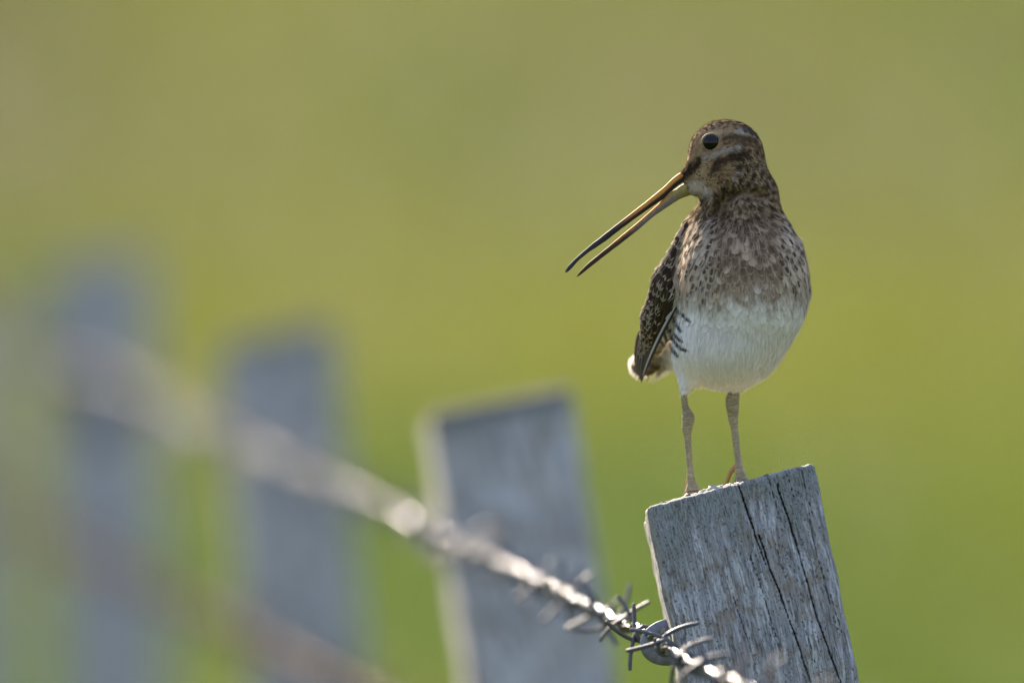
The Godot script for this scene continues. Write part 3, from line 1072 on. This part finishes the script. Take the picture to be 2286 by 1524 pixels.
func mandible(top: Array, low: Array, depth0: float, depth1: float, thick: float, upper: bool) -> ArrayMesh:
	var acc := Acc.new()
	var sides := 14
	var a := Curve2D.new()
	var b := Curve2D.new()
	for q in top:
		a.add_point(q)
	for q in low:
		b.add_point(q)
	var n := 60
	for k in n:
		var f := k / float(n - 1)
		var pa := a.sample_baked(f * a.get_baked_length())
		var pb := b.sample_baked(f * b.get_baked_length())
		var mid := (pa + pb) * 0.5
		var h := (pa - pb) * 0.5
		if k == n - 1:
			h *= 0.7
		elif k == n - 2:
			h *= 0.92
		var w := h.length() * thick
		var rough_ := 1.0 + 0.05 * noise_b.get_noise_1d(k * 1.3)
		for j in sides:
			var ang := TAU * j / sides
			var y := cos(ang)
			var z := sin(ang)
			var p := Vector3(mid.x + h.x * y * rough_, mid.y + h.y * y * rough_, lerpf(depth0, depth1, f) + z * w)
			var speck := noise_a.get_noise_3d(p.x * 0.5, p.y * 0.9, p.z)
			var c: Color
			if upper:
				var horn := Color(0.56, 0.245, 0.055).lerp(Color(0.052, 0.040, 0.046), ss(0.38, 0.62, f + speck * 0.06))
				c = horn.lerp(Color(0.040, 0.031, 0.030), ss(0.2, -0.1, y + speck * 0.3 + 0.1 * f))
				c = c.lerp(Color(0.05, 0.05, 0.065), ss(0.6, 0.9, f))
			else:
				var ridge := Color(0.33, 0.28, 0.10).lerp(Color(0.50, 0.21, 0.035), ss(0.05, 0.3, f))
				var below := Color(0.25, 0.205, 0.06).lerp(Color(0.17, 0.155, 0.145), ss(0.08, 0.25, f)).lerp(Color(0.060, 0.045, 0.038), ss(0.4, 0.62, f))
				c = below.lerp(ridge, ss(0.1, 0.5, y + speck * 0.25))
				c = c.lerp(Color(0.062, 0.042, 0.030), ss(0.55, 0.8, f + speck * 0.06))
			acc.vert(p, c * (1.0 + speck * 0.25))
	for k in n - 1:
		for j in sides:
			var j2 := (j + 1) % sides
			acc.quad(k * sides + j, k * sides + j2, (k + 1) * sides + j2, (k + 1) * sides + j)
	var end := acc.v.size() - sides
	var tip := Vector3.ZERO
	for j in sides:
		tip += acc.v[end + j] / sides
	var c_tip := acc.vert(tip + Vector3(-0.5, -0.5, 0), acc.c[end])
	for j in sides:
		acc.tri(end + j, end + (j + 1) % sides, c_tip)
	return acc.mesh(MM)


func leg_mesh(path: PackedVector3Array, radii: PackedFloat32Array) -> ArrayMesh:
	# bare leg with scutes: rings of scales that ripple the outline
	var acc := Acc.new()
	var curve := Curve3D.new()
	curve.bake_interval = 0.3
	for k in path.size():
		curve.add_point(path[k])
	var total := curve.get_baked_length()
	var pts := PackedVector3Array()
	var rad := PackedFloat32Array()
	var col := PackedColorArray()
	var marks := PackedFloat32Array([0.0])
	for k in range(1, path.size()):
		marks.append(marks[k - 1] + path[k].distance_to(path[k - 1]))
	var s := 0.0
	while s < total:
		var k := 0
		while k < marks.size() - 2 and marks[k + 1] < s:
			k += 1
		var f := clampf((s - marks[k]) / (marks[k + 1] - marks[k]), 0.0, 1.0)
		f = f * f * (3.0 - 2.0 * f)
		var p := path[k].lerp(path[k + 1], clampf((s - marks[k]) / (marks[k + 1] - marks[k]), 0.0, 1.0))
		var scute := fmod(s * 0.75 + 0.5 * noise_b.get_noise_1d(s * 0.5), 1.0)
		var groove := ss(0.16, 0.0, minf(scute, 1.0 - scute))
		pts.append(p)
		rad.append(lerpf(radii[k], radii[k + 1], f) * (1.0 - 0.07 * groove))
		var tone := 0.9 + 0.25 * noise_a.get_noise_1d(s * 0.8)
		col.append(Color(0.315, 0.268, 0.150).lerp(Color(0.15, 0.12, 0.06), groove * 0.5) * tone)
		s += 0.22
	tube(acc, pts, rad, col, 14)
	# scales round the sides and joints are small and uneven
	for k in acc.v.size():
		var p := acc.v[k]
		var cellular := noise_b.get_noise_3d(p.x * 1.6, p.y * 1.1, p.z * 1.6)
		acc.c[k] = acc.c[k] * (1.0 + 0.45 * cellular)
		acc.v[k] = p + Vector3(p.z * 0.0, 0, 0) + Vector3(noise_b.get_noise_3d(p.x * 0.7, p.y * 0.5, 3.0), 0, noise_b.get_noise_3d(p.x * 0.7, p.y * 0.5, 9.0)) * 0.1
	return acc.mesh(MM)


func toe_mesh(path: PackedVector3Array, r0: float, r1: float, tone: Color) -> ArrayMesh:
	var acc := Acc.new()
	var rad := PackedFloat32Array()
	var col := PackedColorArray()
	var pts := PackedVector3Array()
	var n := 26
	for k in n:
		var f := k / float(n - 1) * (path.size() - 1)
		var i := mini(int(f), path.size() - 2)
		pts.append(path[i].lerp(path[i + 1], f - i))
		rad.append(lerpf(r0, r1, k / float(n - 1)) * (1.0 + 0.08 * sin(k * 1.9)))
		col.append(tone.lerp(Color(0.05, 0.04, 0.035), ss(0.86, 0.92, k / float(n - 1))))
	tube(acc, pts, rad, col, 8)
	return acc.mesh(MM)


func build_bird() -> void:
	var bird := thing("wading_bird", "brown mottled wading bird with long open bill standing on the post", "bird", Vector3(0.0914, 1.2515, 0.0))
	var skin := tinted(0.9, 0.2)
	var down := tinted(0.95, 0.08)
	down.backlight_enabled = true
	down.backlight = Color(0.52, 0.49, 0.43)
	var quill := tinted(0.75, 0.15)
	quill.backlight_enabled = true
	quill.backlight = Color(0.55, 0.50, 0.42)
	var horn := tinted(0.55, 0.14)
	var scale_ := tinted(0.5, 0.45)
	scale_.backlight_enabled = true
	scale_.backlight = Color(0.12, 0.09, 0.05)

	var shell := body_surface()
	var tris := shell.i.size() / 3
	var normals := PackedVector3Array()
	for k in shell.v.size():
		var nn := body_normal(shell.v[k], body_distance(shell.v[k]))
		normals.append(nn)
		shell.c[k] = Color(0.05, 0.036, 0.025) if in_wing(shell.v[k]) else plumage(shell.v[k], nn, 0.5, 1.0, 0.5, 0.5)
	part("body", shell.mesh(MM), skin, bird)

	# feathers scattered over the skin
	var areas := PackedFloat32Array()
	var sum := 0.0
	for k in tris:
		var a := shell.v[shell.i[k * 3]]
		sum += (shell.v[shell.i[k * 3 + 1]] - a).cross(shell.v[shell.i[k * 3 + 2]] - a).length() * 0.5
		areas.append(sum)
	var plume := {"head": Acc.new(), "breast": Acc.new(), "belly": Acc.new(), "back": Acc.new()}
	plume.head.softness = 0.5
	plume.breast.softness = 0.55
	plume.belly.softness = 0.85
	plume.back.softness = 0.4
	var fluff := Acc.new()
	fluff.softness = 0.8
	var made := 0
	breast_rows(plume.breast)
	for k in 26000:
		var tri := areas.bsearch(rng.randf() * sum)
		var a := shell.v[shell.i[tri * 3]]
		var b := shell.v[shell.i[tri * 3 + 1]]
		var c := shell.v[shell.i[tri * 3 + 2]]
		var e := rng.randf()
		var f := rng.randf()
		if e + f > 1.0:
			e = 1.0 - e; f = 1.0 - f
		var p := a + (b - a) * e + (c - a) * f
		var n := normals[shell.i[tri * 3]]
		if in_wing(p) or (p.y > 138.0 and p.distance_to(eye_at) < 4.6):
			continue
		var face := p.y > 128.0 and p.x < 6.0
		var dirn := flow(p) + Vector3(rng.randf_range(-0.18, 0.18), rng.randf_range(-0.18, 0.18), rng.randf_range(-0.1, 0.1))
		dirn = (dirn - n * dirn.dot(n)).normalized()
		if p.z > 6.0 and p.y > 112.0 and p.y < 140.0:
			var near := line_distance(Vector2(p.x, p.y), fold)
			if near < 2.3:
				continue
			if near < 6.5 and p.y > 126.0 and p.x > -6.0:
				if k % 2 == 0:
					lay_feather(plume.head, p, dirn, rng.randf_range(3.5, 5.5), rng.randf_range(1.4, 2.2), rng.randf_range(0.9, 1.7), 5, 5, plumage)
				continue
		if face and p.y > 128.0:
			lay_feather(plume.head, p, dirn, rng.randf_range(1.8, 3.0), 0.95, 0.30, 3, 3, plumage)
		elif p.y > 130.0:
			if k % 3 == 0: continue
			lay_feather(plume.head, p, dirn, rng.randf_range(3.4, 5.0), rng.randf_range(1.5, 2.1), 0.5, 4, 5, plumage)
		elif n.z < -0.3 and p.y > 60.0:
			if k % 14: continue
			lay_feather(plume.back, p, dirn, rng.randf_range(9.0, 12.0), rng.randf_range(5.0, 6.5), 0.7, 5, 5, plumage)
		elif n.z > 0.15 and p.y > 78.0 and p.y < 122.0:
			continue
		elif p.y > 112.0:
			if k % 3: continue
			lay_feather(plume.breast, p, dirn, rng.randf_range(5.0, 7.5), rng.randf_range(2.0, 3.0), 0.8, 5, 5, plumage)
		elif p.y > 76.0:
			if k % 5: continue
			lay_feather(plume.breast, p, dirn, rng.randf_range(6.0, 8.5), rng.randf_range(3.0, 4.4), 0.8, 6, 5, plumage)
		else:
			var small := 0.45 if p.y < 46.0 else 1.0
			var flank := p.x < -9.0 and p.z > -40.0
			if k % (2 if flank else 4): continue
			if flank:
				lay_feather(plume.belly, p, dirn, rng.randf_range(4.5, 6.5) * small, rng.randf_range(1.8, 2.6) * small, 0.35, 9, 7, plumage)
			else:
				lay_feather(plume.belly, p, dirn, rng.randf_range(6.0, 9.0) * small, rng.randf_range(2.6, 3.8) * small, 0.35, 5, 5, plumage)
		made += 1
	# loose barbs: hair-thin ends that soften the coat and its outline
	for k in 26000:
		var tri := areas.bsearch(rng.randf() * sum)
		var p := shell.v[shell.i[tri * 3 + k % 3]].lerp(shell.v[shell.i[tri * 3 + (k + 1) % 3]], rng.randf())
		var n := normals[shell.i[tri * 3]]
		if n.z < -0.45 or p.distance_to(eye_at) < 5.0 or in_wing(p) or (p.x < -9.0 and p.y < 80.0 and k % 4) or (k % 3 and p.y > 92.0 and p.y < 128.0):
			continue
		var dirn := flow(p) + Vector3(rng.randf_range(-0.3, 0.3), rng.randf_range(-0.3, 0.3), rng.randf_range(-0.2, 0.2))
		dirn = (dirn - n * dirn.dot(n)).normalized()
		var headish := p.y > 128.0
		var length := rng.randf_range(1.2, 2.4) if headish else rng.randf_range(3.0, 6.5)
		var rise := rng.randf_range(0.25, 0.7) if headish else rng.randf_range(0.3, 0.9) * (1.6 if n.z < 0.25 else 1.0)
		var side := dirn.cross(n) * (0.07 if headish else 0.11)
		var col := plumage(p + dirn * length * 0.5, n, 0.6, 0.0, 0.5, 0.5) * rng.randf_range(0.85, 1.15)
		var q := p + n * 0.3
		var mid := q + dirn * length * 0.55 + n * rise * 0.8
		var tip := q + dirn * length + n * (rise - length * length * 0.008)
		var i0 := fluff.vert(q - side, col)
		fluff.vert(q + side, col)
		fluff.vert(mid + side, col)
		fluff.vert(mid - side, col)
		fluff.vert(tip, col)
		for q2 in 5:
			fluff.soft.append(n)
		fluff.quad(i0, i0 + 3, i0 + 2, i0 + 1)
		fluff.tri(i0 + 3, i0 + 4, i0 + 2)
	for called in plume:
		var o := part(called + "_plumage", plume[called].mesh(MM), down, bird)
		o.set_meta("kind", "stuff")
	part("loose_down", fluff.mesh(MM), down, bird).set_meta("kind", "stuff")

	# folded wings
	for which in 2:
		var wing := Node3D.new()
		wing.name = "wing"
		bird.add_child(wing, true)
		var chain: Array = [Vector3(-9.6, 116.4, -6), Vector3(-19.4, 89, -12), Vector3(-24.6, 73, -25), Vector3(-29.6, 58, -40)] if which == 0 else [Vector3(33, 105, -15), Vector3(33.6, 85, -25), Vector3(28, 68, -45), Vector3(10, 54, -75)]
		var rows := 19
		for row in rows:
			var f := 3.0 * (row + 0.3) / rows
			var i := mini(int(f), 2)
			var mid: Vector3 = chain[i].lerp(chain[i + 1], f - i)
			var along: Vector3 = (chain[i + 1] - chain[i]).normalized()
			for j in 9:
				var ang := deg_to_rad(lerpf(-75, 80, (j + 0.5 * (row % 2)) / 8.5) + rng.randf_range(-6, 6))
				var outward := Vector3(-cos(ang) if which == 0 else cos(ang), 0, sin(ang))
				outward = (outward - along * outward.dot(along)).normalized()
				var p := mid + outward * 12.0
				for step in 8:
					p -= outward * body_distance(p) * 0.9
				if p.distance_to(mid) > 13.0 or (which == 0 and not in_wing(p)):
					continue
				var acc := Acc.new()
				var dirn := along + Vector3(rng.randf_range(-0.08, 0.08), 0, rng.randf_range(-0.08, 0.08))
				lay_feather(acc, p, (dirn - outward * dirn.dot(outward)).normalized(), rng.randf_range(6.5, 9.0), rng.randf_range(3.0, 4.2), 0.9, 8, 9, covert_tone)
				part("covert_feather", acc.mesh(MM), quill, wing)
		if which == 0:
			for k in 6:
				var g := k / 5.0
				part("flight_feather", vane(Vector3(-27.6, 68, -27) + Vector3(-6.0 + g * 8.5, -1.0, -5 + g * 10), Vector3(-34.6, 44.8, -50) + Vector3(g * 3.2 - 0.6, absf(g - 0.55) * 9.0 - 1.0, g * 8.0), 4.2, Vector3(-0.45, 0.1, 0.86), 1.0, 3.0, primary_tone), quill, wing)
			part("flight_feather", vane(Vector3(-18, 79, -6), Vector3(-32.8, 45.8, -38), 2.3, Vector3(-0.25, 0.25, 0.93), 1.8, 4.0, white_edge_tone), quill, wing)
		else:
			for k in 5:
				part("flight_feather", vane(Vector3(20, 59, -55) + Vector3(k * 1.0, k * 1.2, -k * 1.5), Vector3(-2, 47, -95) + Vector3(0, k * 1.5, -k), 6.0, Vector3(0.7, 0.1, 0.6), 1.0, 3.0, primary_tone), quill, wing)

	# tail, seen past the wing tips
	var tail := Node3D.new()
	tail.name = "tail"
	bird.add_child(tail, true)
	var tips := [Vector3(-38, 52.6, -99), Vector3(-38, 50.6, -99.5), Vector3(-37.6, 48.6, -100), Vector3(-36.4, 47, -100.5), Vector3(-34.8, 45.6, -101), Vector3(-32.8, 44.8, -101.5), Vector3(-30.6, 44.2, -102), Vector3(-28.4, 44, -102.5), Vector3(-26.2, 44, -102), Vector3(-24, 44.8, -101), Vector3(-21.6, 45.8, -100), Vector3(-19.4, 47, -98)]
	for k in tips.size():
		part("tail_feather", vane(Vector3(-22.4, 57, -68) + Vector3(k * 0.45 - 2.0, -k * 0.2, k * 0.12), tips[k], 9.5, Vector3(-0.1, 0.45, 0.9), 1.0, 9.0, tail_tone), quill, tail)

	# bill
	part("upper_mandible", mandible([Vector2(-11, 139.8), Vector2(-15.2, 139.6), Vector2(-19, 137.2), Vector2(-24.2, 132.2), Vector2(-31.6, 126.2), Vector2(-39, 120.4), Vector2(-46.2, 114.8), Vector2(-55.4, 107.6), Vector2(-62.8, 101.2), Vector2(-66, 98), Vector2(-67.8, 95.6)], [Vector2(-10, 137.4), Vector2(-13.2, 136.2), Vector2(-18.8, 132), Vector2(-24.2, 127), Vector2(-28, 124.4), Vector2(-35.2, 119.4), Vector2(-42.6, 114), Vector2(-50, 108.2), Vector2(-57.4, 103.4), Vector2(-61.8, 99.8), Vector2(-64.2, 97), Vector2(-66.4, 94.6)], 5.0, 11.0, 0.85, true), horn, bird)
	part("lower_mandible", mandible([Vector2(-11, 135.4), Vector2(-14.6, 134.2), Vector2(-20.6, 130.2), Vector2(-28, 123.4), Vector2(-35.2, 117), Vector2(-42.6, 111), Vector2(-50, 104.8), Vector2(-57.4, 98.8), Vector2(-60.8, 95.4), Vector2(-62.4, 93.4)], [Vector2(-7.6, 130.6), Vector2(-11, 129.4), Vector2(-16.8, 127), Vector2(-22.4, 123.4), Vector2(-28, 119.6), Vector2(-35.2, 113.4), Vector2(-42.6, 107.6), Vector2(-50, 102), Vector2(-57.4, 96.2), Vector2(-59.8, 94.2), Vector2(-61.6, 92.8)], 5.0, 10.0, 0.85, false), horn, bird)

	# eyes, one on each side of the head
	var glossy := StandardMaterial3D.new()
	glossy.albedo_color = Color(0.03, 0.022, 0.018)
	glossy.roughness = 0.05
	glossy.metallic_specular = 0.4
	var lid := tinted(0.7, 0.3)
	for which in 2:
		var sgn := 1.0 if which == 0 else -1.0
		var at := Vector3(eye_at.x, eye_at.y, 4.0 + sgn * (eye_at.z - 4.0))
		var ball := SphereMesh.new()
		ball.radius = 4.0 * MM
		ball.height = 8.0 * MM
		ball.radial_segments = 48
		ball.rings = 24
		var e := part("eye", ball, glossy, bird)
		e.position = at * MM
		var ring := Acc.new()
		var path := PackedVector3Array()
		var rad := PackedFloat32Array()
		var col := PackedColorArray()
		for k in 33:
			var w := TAU * k / 32.0
			path.append(Vector3(cos(w) * 4.05, sin(w) * 3.85, sgn * 1.5))
			rad.append(0.60 + 0.08 * sin(w * 3.0))
			col.append(Color(0.27, 0.20, 0.12) * (0.8 + 0.25 * noise_b.get_noise_1d(k * 2.0)))
		tube(ring, path, rad, col, 8)
		part("eyelid", ring.mesh(MM), lid, e)

	# legs and feet
	var feet := [Vector3(-10.6, -8.2, -5), Vector3(11.2, -2.4, -5)]
	var shins := [
		PackedVector3Array([Vector3(-14.2, 45.4, -6), Vector3(-14.6, 40, -6), Vector3(-13.8, 34, -6.5), Vector3(-12.4, 29.4, -7), Vector3(-13, 25, -7), Vector3(-12.8, 20, -7), Vector3(-11.8, 7, -6), Vector3(-11.2, 1, -5), Vector3(-10.6, -3.6, -4.5)]),
		PackedVector3Array([Vector3(9.4, 47.4, -6), Vector3(8.4, 43, -6), Vector3(7.2, 37, -7), Vector3(7.4, 33, -7.5), Vector3(7.6, 29, -7.5), Vector3(8.2, 24, -7), Vector3(9.8, 11, -6), Vector3(10.6, 5, -5), Vector3(11.2, 1, -4.5)]),
	]
	var radii := [PackedFloat32Array([1.5, 1.3, 1.6, 3.0, 2.5, 1.6, 1.45, 1.9, 3.4]), PackedFloat32Array([2.2, 2.2, 3.2, 3.0, 2.3, 1.7, 1.6, 2.3, 3.4])]
	for which in 2:
		var leg := part("leg", leg_mesh(shins[which], radii[which]), scale_, bird)
		var foot: Vector3 = feet[which]
		var ankle: Vector3 = shins[which][8]
		for toe in 3:
			var spread := [-48.0, -6.0, 40.0][toe] as float
			var reach := [19.0, 20.0, 18.0][toe] as float
			var dirn := Vector3(sin(deg_to_rad(spread)), 0, cos(deg_to_rad(spread)))
			var path := PackedVector3Array([ankle])
			for j in range(1, 6):
				var q := foot + dirn * reach * j / 5.0
				# stay on the sloping top of the post
				q.y = foot.y + 1.2 + 0.262 * (q.x - foot.x) + 0.1405 * (q.z - foot.z) + sin(j * 1.6) * 0.25
				path.append(q)
			part("toe", toe_mesh(path, 2.0, 0.75, Color(0.32, 0.27, 0.18)), scale_, leg)
		var hind := ankle + Vector3(-1.2, 7.5, -1.5)
		if which == 0:
			part("toe", toe_mesh(PackedVector3Array([hind, hind + Vector3(-1.0, -4.2, -4.5), Vector3(hind.x - 3.0, foot.y + 1.0 - 0.262 * 3.0 - 0.1405 * 9.0, foot.z - 9.0)]), 1.2, 0.7, Color(0.36, 0.24, 0.12)), scale_, leg)
			continue
		part("toe", toe_mesh(PackedVector3Array([hind, hind + Vector3(-3.6, -3.6, -1.5), Vector3(hind.x - 7.0, foot.y + 1.0 + 0.262 * (hind.x - 7.0 - foot.x) - 0.1405 * 4.0, foot.z - 4.0)]), 1.35, 0.8, Color(0.40, 0.215, 0.07)), scale_, leg)


var eye_at := Vector3(-2.6, 152.4, 13.6)
